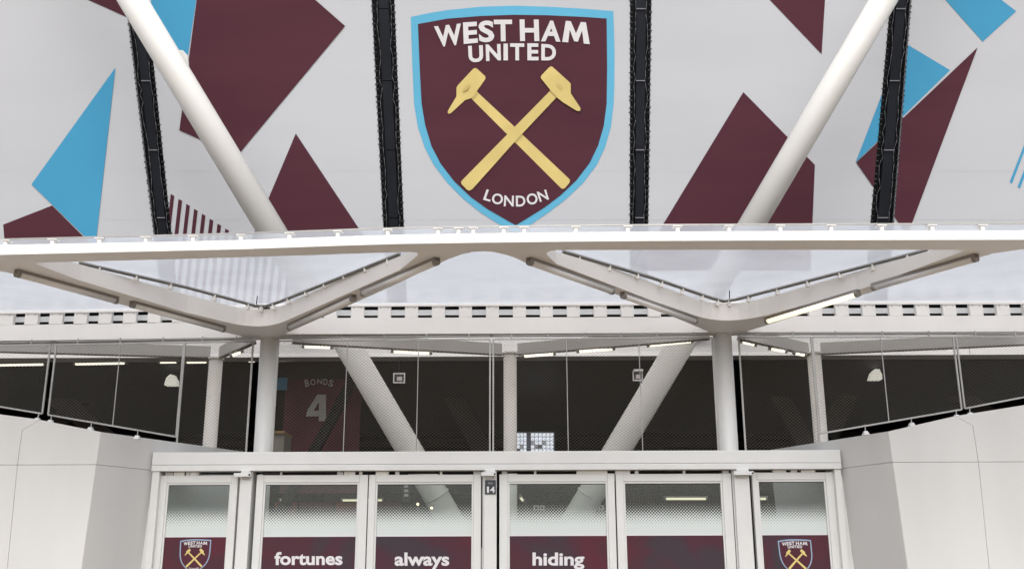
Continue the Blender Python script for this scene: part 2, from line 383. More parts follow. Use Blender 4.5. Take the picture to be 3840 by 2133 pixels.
C1 = lambda q: conv(1600, 40, 3.975, q)
LET = [('W', C1([(108, 240), (510, 195), (545, 507), (143, 552)])), ('E', C1([(540, 180), (750, 168), (764, 482), (552, 502)])),
       ('S', C1([(768, 158), (998, 147), (1012, 468), (782, 482)])), ('T', C1([(1000, 140), (1272, 138), (1278, 460), (1006, 462)])),
       ('H', C1([(1385, 135), (1670, 137), (1680, 458), (1392, 458)])), ('A', C1([(1720, 148), (2010, 160), (1995, 468), (1703, 462)])),
       ('M', C1([(2060, 155), (2387, 180), (2432, 503), (2020, 470)])),
       ('U', C1([(616, 530), (836, 518), (846, 768), (628, 778)])), ('N', C1([(878, 508), (1100, 500), (1108, 745), (886, 757)])),
       ('I', C1([(1145, 495), (1210, 495), (1212, 745), (1145, 745)])), ('T', C1([(1243, 490), (1455, 492), (1455, 745), (1245, 745)])),
       ('E', C1([(1500, 490), (1668, 492), (1668, 745), (1502, 745)])), ('D', C1([(1710, 500), (1930, 510), (1927, 750), (1708, 745)]))]
LON = [('L', c3([(735, 835), (840, 865), (785, 1022), (680, 990)])), ('O', c3([(822, 890), (985, 907), (972, 1066), (808, 1052)])),
       ('N', c3([(1000, 925), (1142, 930), (1138, 1092), (990, 1088)])), ('D', c3([(1170, 930), (1312, 930), (1312, 1092), (1172, 1092)])),
       ('O', c3([(1325, 902), (1488, 890), (1500, 1056), (1338, 1068)])), ('N', c3([(1480, 875), (1620, 838), (1665, 985), (1530, 1025)]))]
def flat(name, pts, place, m, parent):
    bm = bmesh.new(); f = bm.faces.new([bm.verts.new(place(u, v)) for u, v in pts]); f.normal_update()
    if f.normal.dot(NV) > 0: f.normal_flip()
    return mesh_obj(name, bm, m, parent)
def crest(parent, place, letters=True, edge=None, own=False):
    """place(u, v, layer) -> point"""
    pl = lambda k: (lambda u, v: place(u, v, k))
    sh = flat('shield_border', OUT, pl(1), edge or CBLUE, parent)
    par = sh if own else parent
    flat('shield_field', INN, pl(2), MAROON, par)
    flat('hammer_handle', HAN_A, pl(3), YEL, par); flat('hammer_head', HEAD_A, pl(4), YEL, par)
    flat('hammer_handle', HAN_B, pl(5), YEL, par); flat('hammer_head', HEAD_B, pl(6), YEL, par)
    if letters:
        flat('hammer_eye', EYE_A, pl(7), YEL2, par); flat('hammer_eye', EYE_B, pl(7), YEL2, par)
        # soft printed shadow edges where the handles pass under
        flat('printed_shade', c2([(545, 622), (622, 515), (640, 535), (560, 645)]), pl(5), YEL2, par)
        flat('printed_shade', c2([(1770, 500), (1790, 492), (1895, 600), (1880, 615)]), pl(7), YEL2, par)
        flat('printed_shade', c2([(1330, 1190), (1350, 1208), (1235, 1340), (1215, 1320)]), pl(4), YEL2, par)
    for ch, q in LET + LON:
        put_text('letter', ch, q, pl(4), WPRINT, par, off=0.035 if (ch, q) in LET else 0.022)
crest(panels[2], lambda u, v, k: at_d(u, v, DW - 0.004 * k), own=True)

# ---------- dark channels between the wraps
random.seed(3)
SLAB = ['dark laced channel left of the big maroon shape, partly behind the left slanting tube', 'dark laced channel just left of the crest panel',
        'dark laced channel just right of the crest panel', 'dark laced channel crossing the blue and maroon shapes, beside the right slanting tube']
for i, s in enumerate(S):
    L = lambda y: lin(s[0], s[1], y); Rr = lambda y: lin(s[2], s[3], y)
    root = empty('facade_channel', at_d((L(BOT) + Rr(BOT)) / 2, BOT, DW), SLAB[i], 'channel', 'dark channels between the wrap panels')
    ps = [at_d(u, v, DW + 0.06) for u, v in ((L(TOP) - 3, TOP), (Rr(TOP) + 3, TOP), (Rr(BOT) + 3, BOT), (L(BOT) - 3, BOT))]
    prism('channel_back', ps, NV * 0.1, NAVY, root)
    def inn(t, y): return L(y) + (Rr(y) - L(y)) * t
    ys = [TOP, -150, 23, 204, 378, 548, BOT]
    for a, b in zip(ys, ys[1:]):
        ps = [at_d(inn(t, y), y, DW + 0.005) for t, y in ((0.30, a + 1), (0.74, a + 1), (0.74, b - 1), (0.30, b - 1))]
        prism('mast_section', ps, NV * 0.05, NAVY2, root)
        if 0 <= a <= 560 and i != 1:
            p, q = at_d(inn(0.30, a), a, DW - 0.015), at_d(inn(0.74, a), a, DW - 0.015)
            bar('joint_plate', p, q, 0.012, 0.012, CORD, root)
    hb = bmesh.new()
    y = -60
    while y < 640:
        for sd_ in (0, 1):
            yy = y + random.uniform(-3, 3); e = L(yy) if sd_ == 0 else Rr(yy); dr = -1 if sd_ == 0 else 1
            a = at_d(e - dr * 6, yy, DW - 0.012); b = at_d(e + dr * random.uniform(0.4, 2.2), yy + random.uniform(-2, 2), DW - 0.008)
            add_bar(hb, a, b, 0.010, 0.012)
        y += 15
    tag(mesh_obj('lacing_hooks', hb, BLACK, root), kind='stuff')
    cb = bmesh.new()
    for t0 in (0.22, 0.80):
        prev = None; y = -60
        while y < 640:
            t = t0 + random.uniform(-0.07, 0.07); p = at_d(inn(t, y), y, DW - 0.02)
            if prev is not None: add_tube(cb, prev, p, 0.0028, 4)
            prev = p; y += random.uniform(14, 34)
    tag(mesh_obj('lacing_cord', cb, CORD, root), kind='stuff')

# ------------------------------------------------------------------ slanting tubes
DT = 12.35; rt = 0.158
def dpt(u, v): return at_d(u, v, DT)
lt = empty('slanting_tube', dpt(1160, 1340), 'fat white slanting tube running down to the right past the huge maroon shape', 'steel tube', 'slanting white tubes in front of the facade')
tube('upper_tube', dpt(333 - 0.603 * 420, -420), dpt(333 + 0.603 * 812, 812), rt * 1.07, TUBEM, lt, 48)
tube('lower_tube', dpt(838, 805), dpt(1031 + 0.584 * 690, 1131 + 690), rt, TUBEM, lt, 48)
tube('collar', dpt(828, 798), dpt(846, 826), rt * 1.2, TUBEM, lt, 48)
rt_ = empty('slanting_tube', dpt(1470, 1340), 'fat white slanting tube running down to the left from the top right', 'steel tube', 'slanting white tubes in front of the facade')
tube('upper_tube', dpt(2223 + 0.587 * 420, -420), dpt(2223 - 0.587 * 812, 812), rt * 1.0, TUBEM, rt_, 48)
tube('lower_tube', dpt(1748, 805), dpt(1551 - 0.595 * 690, 1131 + 690), rt * 1.04, TUBEM, rt_, 48)
tube('collar', dpt(1756, 798), dpt(1740, 826), rt * 1.2, TUBEM, rt_, 48)
for root, (u, v), dx in ((lt, (1098, 1245), 0.584), (rt_, (1484, 1243), -0.595)):
    tube('joint_ring', dpt(u, v), dpt(u + dx * 3, v + 3), rt * 1.045, TUBEM, root, 48)
prism('lug', [at_d(u, v, 12.6) for u, v in ((448, 126), (459, 127), (472, 141), (474, 168), (466, 172))], NV * 0.04, TUBEM, lt, 0.004)

# ------------------------------------------------------------------ canopy
ZC = 3.76
can = empty('canopy', (0.2, 8.6, ZC), 'broad white steel canopy with V shaped arms and milky glass roof over the entrance', 'canopy')
RIM = [(-700, 659), (-400, 650), (-200, 645.5), (0, 641), (300, 634), (604, 627), (872, 617.5), (1006, 613.5), (1200, 610.5), (1409, 608), (1637, 606), (2000, 604.5), (2300, 603.6), (2576, 603), (2900, 603), (3300, 603)]
BACK = [(3300, 838), (2900, 840), (2576, 842), (2000, 843), (1700, 845), (1288, 847.5), (872, 850), (560, 857), (300, 862), (0, 866), (-300, 871), (-700, 879)]
OPL = [(82, 661, .05), (469, 651, 0), (700, 644, 0), (939, 636, 0), (1062, 633, .12), (1006, 679, 0), (885, 733, 0), (662, 832, .55), (469, 786, 0), (200, 705, 0)]
OPR = [(1362, 629, .16), (1700, 628.5, 0), (2050, 628.5, 0), (2432, 628.5, .06), (2156, 731, .0), (1826, 820, .6), (1637, 755, 0), (1547, 720, 0), (1400, 664, 0)]
OPC = [(715, 840, .06), (1200, 839, 0), (1700, 837, 0), (1788, 836, .08), (1600, 758, 0), (1326, 663, .0), (1300, 650, 0), (1270, 640, 0), (1240, 633.5, 0), (1218, 632, 0), (1190, 633.5, 0), (1160, 640, 0), (1130, 651, 0), (1104, 663, 0), (1000, 713, 0), (896, 760, 0)]
OPO = [(-650, 695, 0), (-300, 684, 0), (-100, 679, .0), (-20, 678, .1), (40, 690, 0), (313, 768, 0), (560, 834, 0), (620, 848, .1), (300, 853, 0), (0, 857, 0), (-650, 866, 0)]
OPQ = [(1870, 835.5, .1), (1915, 822, 0), (2175, 740, 0), (2463, 648, 0), (2500, 637, 0), (2576, 626.5, 0), (2700, 622, 0), (3200, 620, 0), (3200, 830, 0), (2576, 834, 0), (2200, 835, 0)]
def rounded(pts):
    W = [(at_z(u, v, ZC).to_2d(), r) for u, v, r in pts]; out = []
    n = len(W)
    for i, (p, r) in enumerate(W):
        if r <= 0: out.append(p); continue
        a, b = W[i - 1][0], W[(i + 1) % n][0]
        da, db = (a - p), (b - p); ra = min(r, da.length * 0.48); rb = min(r, db.length * 0.48)
        p0, p2 = p + da.normalized() * ra, p + db.normalized() * rb
        for k in range(9):
            t = k / 8; out.append(p0 * (1 - t) ** 2 + p * 2 * t * (1 - t) + p2 * t * t)
    return out
HOLES = [rounded(o) for o in (OPL, OPR, OPC, OPO, OPQ)]
OUTER = [at_z(u, v, ZC).to_2d() for u, v in RIM + BACK]
cu = bpy.data.curves.new('c', 'CURVE'); cu.dimensions = '2D'; cu.fill_mode = 'BOTH'; cu.extrude = 0.5
for ring in [OUTER] + HOLES:
    sp = cu.splines.new('POLY'); sp.points.add(len(ring) - 1); sp.use_cyclic_u = True
    for p, q in zip(sp.points, ring): p.co = (q.x, q.y, 0, 1)
co = bpy.data.objects.new('c', cu); COL.objects.link(co)
me = bpy.data.meshes.new_from_object(co.evaluated_get(bpy.context.evaluated_depsgraph_get())); bpy.data.objects.remove(co)
YR = at_z(1288, 610, ZC).y
def plate_h(y): return 0.066 + (0.165 - 0.066) * min(1, max(0, (y - YR - 0.12) / 1.3))
bm = bmesh.new(); bm.from_mesh(me); bmesh.ops.remove_doubles(bm, verts=bm.verts, dist=1e-5)
for f in bm.faces: f.smooth = False
for v in bm.verts: v.co.z = ZC if v.co.z < 0 else ZC + plate_h(v.co.y)
mesh_obj('steel_frame', bm, STEEL, can)

# front fascia strip, proud of the frame
rimp = [at_z(u, v, ZC) for u, v in RIM]
def rim_at(u, z=ZC):
    v = lerp_tab(RIM, u); return at_z(u, v, ZC) + Vector((0, 0, z - ZC))
ZF = ZC + 0.068
for i, (a, b) in enumerate(zip(rimp, rimp[1:])):
    off = Vector((0, -0.006, 0))
    prism('fascia', [a + Vector((0, 0, -0.002)), b + Vector((0, 0, -0.002)), b + Vector((0, 0, ZF - ZC)), a + Vector((0, 0, ZF - ZC))], off, FASC, can)
# glass clamps along the rim
CL = [-720, -600, -480, -360, -235, -112, 8, 126.6, 245.5, 363, 482, 603, 725.7, 848, 974, 1101, 1153, 1190.6, 1267, 1318.8, 1450, 1581, 1706.6, 1837, 1966, 2095, 2223, 2350, 2478, 2606, 2735, 2865]
for u in CL:
    p = rim_at(u)
    ck = box('glass_clamp', p.x - 0.013, p.x + 0.013, p.y + 0.004, p.y + 0.05, ZF + 0.0005, ZF + 0.040, FASC, can, 0.002)
    box('clamp_head', p.x - 0.034, p.x + 0.034, p.y - 0.004, p.y + 0.05, ZF + 0.0405, ZF + 0.046, FASC, can)
ZG = ZF + 0.047
for a, b in zip(rimp, rimp[1:]):
    bar('glass_edge_trim', Vector((a.x, a.y + 0.004, ZG + 0.005)), Vector((b.x, b.y + 0.004, ZG + 0.005)), 0.012, 0.010, ALU, can)
for a, b in zip(rimp, rimp[1:]):
    bar('gutter_board', Vector((a.x, a.y + 0.13, ZF + 0.02)), Vector((b.x, b.y + 0.13, ZF + 0.02)), 0.01, 0.03, UNLIT, can)

# roof glass: panes laid side by side, rising to the back
YBK = at_z(1288, 840, ZC).y
def back_y(x):
    best = [(at_z(u, v, ZC).x, at_z(u, v, ZC).y) for u, v in BACK[::-1]]
    return lerp_tab(best, x)
def rim_y(x): return lerp_tab([(p.x, p.y) for p in rimp], x)
gx = [rim_at(-690).x, rim_at(3280).x]
gx = [gx[0] + i * (gx[-1] - gx[0]) / 10 for i in range(11)]
ZB = ZC + 0.315
for a, b in zip(gx, gx[1:]):
    pts = [(a + 0.0003, rim_y(a), ZG + 0.010), (b - 0.0003, rim_y(b), ZG + 0.010), (b - 0.0003, back_y(b) + 0.02, ZB), (a + 0.0003, back_y(a) + 0.02, ZB)]
    bm = bmesh.new(); bm.faces.new([bm.verts.new(p) for p in pts]); mesh_obj('roof_pane', bm, ROOFG, can)
for a, b in zip(gx, gx[1:]):
    pts = [(a + 0.0003, back_y(a) + 0.40, ZB + 0.02), (b - 0.0003, back_y(b) + 0.40, ZB + 0.02), (b - 0.0003, 12.9, ZB + 0.10), (a + 0.0003, 12.9, ZB + 0.10)]
    bm = bmesh.new(); bm.faces.new([bm.verts.new(p) for p in pts]); mesh_obj('rear_pane', bm, REARG, can)
# rails along the triangular openings
def hgt(y): return ZC + plate_h(y)
def railp(u, v, y_add=0.028):
    z = ZC + 0.18
    for _ in range(6):
        p = at_z(u, v, z); z = hgt(p.y) + y_add
    return p
RL = [(199, 659), (469, 721), (604, 757), (640, 767), (671, 768), (704, 757), (1006, 637)]
RRr = [(1416, 631), (1637, 696), (1790, 748), (1820, 756), (1850, 752), (2156, 673), (2333, 627)]
for pts in (RL, RRr):
    P = [railp(u, v) for u, v in pts]
    for p, q in zip(P, P[1:]):
        bar('glazing_rail', p, q, 0.022, 0.012, ALU, can)
        bar('glazing_gasket', p - Vector((0, -0.006, 0.013)), q - Vector((0, -0.006, 0.013)), 0.012, 0.012, OLIVE, can)
        n_ = max(1, int((q - p).length / 0.33))
        for k in range(n_):
            c = p.lerp(q, (k + 0.5) / n_)
            box('rail_clamp', c.x - 0.014, c.x + 0.014, c.y - 0.0, c.y + 0.05, hgt(c.y) - 0.03, c.z - 0.006, STEEL, can)
# tiny antenna-like stub on each rail corner
for u, v in ((645, 745), (1835, 731)):
    p = railp(u, v + 20); bar('stub', p, p + Vector((0.005, 0, 0.085)), 0.008, 0.008, BLACK, can, up=Vector((0, 1, 0)))

# slotted rear beam: blocks standing on the frame between dark ventilation openings
def backface(u):
    for a, b in (((-650, 866), (0, 857)), ((0, 857), (620, 848)), ((620, 841), (1200, 839)), ((1200, 839), (1788, 836)), ((1788, 836), (2576, 834)), ((2576, 834), (3200, 830))):
        if a[0] <= u <= b[0]: v = a[1] + (b[1] - a[1]) * (u - a[0]) / (b[0] - a[0]); return at_z(u, v, ZC)
z0s = ZC + plate_h(99) + 0.001; z1s = z0s + 0.125
SLOT = [(-560 + 61.5 * k, 33) for k in range(-2, 10)]
SLOT = [(20 - 61.5 * k, 32) for k in range(1, 11)][::-1] + [(34 + 61.6 * k, 33) for k in range(0, 9)]
SLOT += [(s_, 38.5) for s_ in [846 + 67.9 * k for k in range(-3, 16)]]
SLOT += [(s_, 37.5) for s_ in [2066 + 67.6 * k for k in range(-4, 17)]]
vent = empty('vent_beam', (0, YBK, z0s), 'long cream beam with a row of dark square vents above the wire mesh', 'beam')
prev = None; allu = sorted(SLOT)
clean = []
for u, wd in allu:
    if clean and u < clean[-1][0] + clean[-1][1] + 12: continue
    clean.append((u, wd))
xs_s = []
for u, wd in clean:
    # slot x at its own height: survey on the vertical plane of the beam
    p = backface(u + wd / 2)
    a = at_y(u + 1.5, 780, p.y); b = at_y(u + wd - 1.5, 780, p.y); xs_s.append((a.x, b.x, p.y))
for (a0, b0, y0), (a1, b1, y1) in zip(xs_s, xs_s[1:]):
    ym = (y0 + y1) / 2
    bl = box('vent_block', b0, a1, ym, ym + 0.05, z0s, z1s, STEEL, vent, 0.002)
    if a1 - b0 > 0.05:
        bm = bmesh.new()
        for t in (0.22, 0.78):
            c = b0 + (a1 - b0) * t; add_tube(bm, (c, ym - 0.004, z1s - 0.024), (c, ym + 0.01, z1s - 0.024), 0.006, 8)
        tag(mesh_obj('bolts', bm, ALU, vent), kind='stuff')
for (a0, b0, y0), (a1, b1, y1) in zip(xs_s, xs_s[1:]):
    prism('top_rail', [(a0, y0 - 0.012, z1s - 0.010), (a1, y1 - 0.012, z1s - 0.010), (a1, y1 - 0.012, z1s + 0.026), (a0, y0 - 0.012, z1s + 0.026)], (0, 0.010, 0), STEEL, vent)
    prism('slot_void_sheet', [(a0, y0 + 0.30, z0s - 0.02), (a1, y1 + 0.30, z0s - 0.02), (a1, y1 + 0.30, z1s + 0.10), (a0, y0 + 0.30, z1s + 0.10)], (0, 0.02, 0), DARKC, vent)  # dark sheet standing in for the shaded void behind the slots
    prism('painted_slot_light', [(a0, y0 + 0.14, z0s + 0.058), (a1, y1 + 0.14, z0s + 0.058), (a1, y1 + 0.14, z0s + 0.115), (a0, y0 + 0.14, z0s + 0.115)], (0, 0.01, 0), FASC, vent)  # pale bar standing in for the light seen through the slots
    prism('skylight_stop', [(a0, y0 + 0.10, z1s + 0.027), (a1, y1 + 0.10, z1s + 0.027), (a1, y1 + 0.34, z1s + 0.027), (a0, y0 + 0.34, z1s + 0.027)], (0, 0, 0.02), DARKC, vent)  # opaque cover added to keep skylight out of the slot cavity

# columns carrying the canopy
COLS = [((673, 848), (655, 1130), 22.5, 'round white canopy column left of the shirt banner', 0), ((1821, 836), (1838, 1127), 23.5, 'round white canopy column near the right door pair', 0)]
for (a, b, hw, lab, _) in COLS:
    p = at_z(a[0], a[1], ZC); r = hw * K * (p - CAM).dot(NV) / 3782
    root = empty('canopy_column', (p.x, p.y + r, 0), lab, 'column', 'round white columns under the canopy')
    tube('shaft', (p.x, p.y + r, 0.02), (p.x, p.y + r, ZC - 0.001), r, TUBEM, root, 40)
    tube('base_plate', (p.x, p.y + r, 0), (p.x, p.y + r, 0.02), r * 1.6, TUBEM, root, 24)
COLP = [at_z(673, 848, ZC), at_z(1821, 836, ZC)]

# inner columns and arms behind the mesh
ICOL = [((543.5, 906), 17, 'slim inner column behind the mesh, left of the left canopy column'), ((1283, 893), 16.4, 'slim inner column in the middle behind the mesh'), ((2047.5, 893), 17, 'slim inner column behind the mesh at the right wall end')]
YI = 11.35; heads = []
for (u, v), hw, lab in ICOL:
    p = at_y(u, v, YI); r = hw * K * (p - CAM).dot(NV) / 3782; heads.append((p, r))
    root = empty('inner_column', (p.x, YI, 0), lab, 'column', 'slim inner columns behind the mesh')
    tube('shaft', (p.x, YI, 0.02), (p.x, YI, p.z + 0.004), r, STEEL, root, 32)
    tube('head_plate', (p.x, YI, p.z + 0.005), (p.x, YI, p.z + 0.03), r * 1.15, STEEL, root, 24)
hz = heads[0][0].z
def arm(u0, v0, u1, v1, lab, Ya, Yb):
    a, b = at_y(u0, v0, Ya), at_y(u1, v1, Yb)
    root = empty('steel_beam', (a + b) / 2, lab, 'beam', 'thin inner arms of the canopy')
    bar('flange', a, b, 0.05, 0.012, OLIVE, root)
    bar('web', a + Vector((0, 0.01, 0.072)), b + Vector((0, 0.01, 0.072)), 0.03, 0.13, PALE, root)
arm(735, 863, 1262, 893, 'thin inner arm from the left canopy column to the middle inner column', 10.35, YI)
arm(1303, 893, 1785, 853, 'thin inner arm from the middle inner column to the right canopy column', YI, 10.35)
arm(640, 863, 552, 901, 'short inner arm left of the left canopy column', 10.35, YI)
arm(1858, 853, 2034, 892, 'short inner arm right of the right canopy column', 10.35, YI)
arm(-300, 877, 527, 900, 'thin inner arm reaching left from the left inner column', 10.8, YI)
arm(2066, 891, 2850, 855, 'thin inner arm reaching right from the right inner column', YI, 10.6)

# ------------------------------------------------------------------ tube lights
def light(a, b, r, lit, lab, grp, cat='strip light', hang=0.0):
    a, b = Vector(a), Vector(b); d = (b - a).normalized()
    root = empty('tube_light', (a + b) / 2, lab, cat, grp)
    bar('housing', a + Vector((0, 0, r * 0.75)), b + Vector((0, 0, r * 0.75)), r * 1.7, r * 0.9, LAMPH, root)
    bm = bmesh.new(); add_tube(bm, a + d * 0.03, b - d * 0.03, r * 0.92, 14); mesh_obj('cover', bm, lit, root)
    for e, s_ in ((a, 1), (b, -1)):
        bm = bmesh.new(); add_tube(bm, e, e + d * s_ * 0.0295, r, 14); mesh_obj('end_cap', bm, LAMPH, root)
    if hang > 0:
        for t in (0.15, 0.85):
            c = a.lerp(b, t); bar('hanger', c + Vector((0, 0, r * 1.2)), c + Vector((0, 0, r * 1.2 + hang)), 0.01, 0.01, LAMPH, root, up=Vector((0, 1, 0)))
    return root
CLT = [((40, 688), (294, 757), UNLIT, 'unlit tube light at the far left end of the canopy arms'), ((330, 766), (563, 829), UNLIT, 'unlit tube light left of the left canopy column'),
       ((728, 824), (890, 750), UNLIT, 'unlit tube light right of the left canopy column'), ((912, 738), (1100, 658), UNLIT, 'unlit tube light at the upper left of the canopy arch'),
       ((1330, 658), (1541, 733), UNLIT, 'unlit tube light at the upper right of the canopy arch'), ((1566, 743), (1750, 808), UNLIT, 'unlit tube light left of the right canopy column'),
       ((1928, 808), (2160, 738), LIT, 'glowing tube light right of the right canopy column, the only lit one under the canopy'), ((2196, 724), (2458, 649), UNLIT, 'unlit tube light at the far right end of the canopy arms')]
zl = ZC - 0.034
for a, b, m, lab in CLT:
    light(at_z(a[0], a[1], zl), at_z(b[0], b[1], zl), 0.029, m, lab, 'tube lights under the canopy arms')
IL = [(-60, 116, 918.5, 915.5), (185, 320, 915, 912.5), (398, 450, 910.5, 909.5), (465, 526, 910.5, 909.5), (620, 647, 907, 907), (697.5, 753.7, 905.5, 905), (807.7, 852, 904, 904),
      (1014, 1103, 903.5, 903), (1134.6, 1238, 903, 902.5), (1335, 1447, 901, 901), (1484, 1580, 898.5, 898.5), (1730.5, 1786, 898, 897.5), (1850, 1970, 898, 898),
      (2072, 2145.6, 898.5, 897.5), (2163, 2228, 896.5, 896.5), (2313, 2455, 897.5, 897.5), (2526, 2640, 897.5, 897.5)]
where = ['at the far left behind the mesh', 'second from the left edge behind the mesh', 'above the left lamp behind the mesh', 'just left of the left inner column', 'just left of the left canopy column', 'above the light blue board',
         'above the shirt banner', 'above the left square sign', 'just left of the middle inner column', 'just right of the middle inner column', 'left of the right square sign', 'between the right slanting tube and right canopy column',
         'just right of the right canopy column', 'just right of the right inner column', 'above the right lamp behind the mesh', 'second from the right edge behind the mesh', 'at the far right behind the mesh']
for k, (u0, u1, v0, v1) in enumerate(IL):
    light(at_y(u0, v0, YB + 0.5), at_y(u1, v1, YB + 0.5), 0.022, LIT2, 'thin glowing ceiling tube light ' + where[k], 'ceiling tube lights in the concourse', hang=0.05)
AL = [((760, 871), (838, 873.5), 'under the left part of the left inner arm'), ((984, 883), (1087, 888), 'under the right part of the left inner arm'), ((1312, 895.5), (1398, 889), 'under the left end of the middle right inner arm'), ((1450, 883.5), (1547, 876.5), 'under the middle of the middle right inner arm'),
      ((1627, 869), (1744, 857.5), 'under the right end of the middle right inner arm'), ((1861, 858), (1904, 868), 'beside the right canopy column under the short arm'), ((1933, 875.5), (1981, 884), 'in the middle of the short right arm'), ((1994, 887), (2030, 893.5), 'at the inner column end of the short right arm'),
      ((578, 895), (612, 882), 'under the short left arm')]
for (a, b, lab) in AL:
    light(at_y(a[0], a[1], 10.9), at_y(b[0], b[1], 10.9), 0.021, LIT2, 'small glowing tube light ' + lab, 'tube lights under the inner arms')

# ------------------------------------------------------------------ wire mesh screens
TOPT = [(-700, 886), (-400, 879), (0, 869.5), (134, 867), (500, 861), (700, 857.5), (1288, 852.5), (1700, 850), (2000, 847.5), (2576, 847), (2950, 847)]
ZM = 3.70
def screen(u0, u1, b0, b1, wires, lab, dbl=True):
    A = at_z(u0, lerp_tab(TOPT, u0), ZM); B = at_z(u1, lerp_tab(TOPT, u1), ZM)
    A.z = B.z = ZM
    d = (B - A); L = d.length; d.normalize(); nrm = Vector((-d.y, d.x, 0))
    if nrm.y > 0: nrm = -nrm
    za = at_pl(b0[0], b0[1], A, nrm).z; zb_ = at_pl(b1[0], b1[1], A, nrm).z
    root = empty('mesh_screen', (A + B) / 2 - Vector((0, 0, 1)), lab, 'mesh screen', 'steel mesh screens above the entrance')
    P = lambda s_, z: A + d * s_ + Vector((0, 0, z - ZM))
    bar('top_rail', P(0, ZM), P(L, ZM), 0.012, 0.014, ALU, root)
    bar('upper_rail', P(0, ZM + 0.035), P(L, ZM + 0.035), 0.010, 0.008, ALU, root)
    up = nrm
    bar('side_post', P(0, za), P(0, ZM), 0.016, 0.014, ALU, root, up=up); bar('side_post', P(L, zb_), P(L, ZM), 0.016, 0.014, ALU, root, up=up)
    bar('bottom_rail', P(0, za), P(L, zb_), 0.014, 0.016, ALU, root)
    for k in range(max(2, int(L / 0.36))):
        s_ = (k + 0.5) * L / max(2, int(L / 0.36)); bar('top_bracket', P(s_, ZM + 0.006), P(s_, ZC), 0.012, 0.010, ALU, root, up=up)
    for wu in wires:
        q = at_pl(wu, lerp_tab(TOPT, wu) + 3, A, nrm); s_ = (q - A).dot(d); zz = za + (zb_ - za) * s_ / L
        bar('tension_rod', P(s_, zz), P(s_, ZM), 0.008, 0.008, ALU, root, up=up)
    # the net: straight crossing wires plus flat dashes shaped as highlights at the knots
    cw, chh = 0.0385, 0.0300; bm = bmesh.new(); t = 0.0009
    sl_ = chh / cw
    def zlo(s_): return za + (zb_ - za) * s_ / L
    zmin = min(za, zb_)
    for sg in (1, -1):
        k = -int((ZM - zmin) / sl_ / cw) - 2
        while k * cw < L + (ZM - zmin) / sl_ + 1:
            # z = ZM - sg*sl*(s - k*cw)
            s_lo, s_hi = 0.0, L
            f = lambda s_: ZM - sg * sl_ * (s_ - k * cw)
            # upper bound
            if sg == 1: s_lo = max(s_lo, k * cw)
            else: s_hi = min(s_hi, k * cw)
            m_ = (zb_ - za) / L
            # f(s) >= za + m s  ->  ZM + sg*sl*k*cw - za >= (m + sg*sl) s
            cst = ZM + sg * sl_ * k * cw - za; co_ = m_ + sg * sl_
            if co_ > 0: s_hi = min(s_hi, cst / co_)
            else: s_lo = max(s_lo, cst / co_)
            if s_hi > s_lo + 0.01:
                p, q = P(s_lo, f(s_lo)), P(s_hi, f(s_hi)); o_ = Vector((0, 0, t * 0.62)); w2 = nrm * t * 0.5
                vs = [bm.verts.new(x) for x in (p - o_, q - o_, q + o_ + w2, p + o_ + w2)]
                bm.faces.new(vs)
            k += 1
    r = 0
    z = ZM - chh / 2
    while z > zmin:
        s_ = (cw / 2 if r % 2 == 0 else cw) 
        while s_ < L:
            if z > zlo(s_) + 0.005:
                c = P(s_, z) + nrm * 0.002; hw, hh = d * 0.0062, Vector((0, 0, 0.0014))
                bm.faces.new([bm.verts.new(x) for x in (c - hw - hh, c + hw - hh, c + hw + hh + nrm * 0.001, c - hw + hh + nrm * 0.001)])
            s_ += cw
        z -= chh / 2; r += 1
    tag(mesh_obj('wire_net', bm, WIRE, root), kind='stuff')
    return root
screen(-450, 127, (-450, 945), (112, 1040), [-160], 'mesh screen at the far left edge, sloping at its foot')
screen(142, 463, (122, 1043), (446, 1098), [303.6], 'mesh screen with sloping foot above the left white wall')
screen(466, 637, (450, 1150), (625, 1150), [], 'narrow mesh screen just left of the left canopy column')
screen(701, 1233, (690, 1150), (1233, 1150), [874.5, 1053], 'wide mesh screen in front of the shirt banner')
screen(1241, 1791, (1241, 1150), (1800, 1150), [1424.8, 1606.7], 'wide mesh screen between the middle joint and right canopy column')
screen(1858, 2040, (1875, 1150), (2060, 1150), [], 'narrow mesh screen just right of the right canopy column')
screen(2043, 2397, (2066, 1090), (2417, 1029.5), [2215], 'mesh screen with sloping foot above the right white wall')
screen(2405, 3000, (2428, 1027), (3100, 915), [2700], 'mesh screen at the far right edge, sloping at its foot')

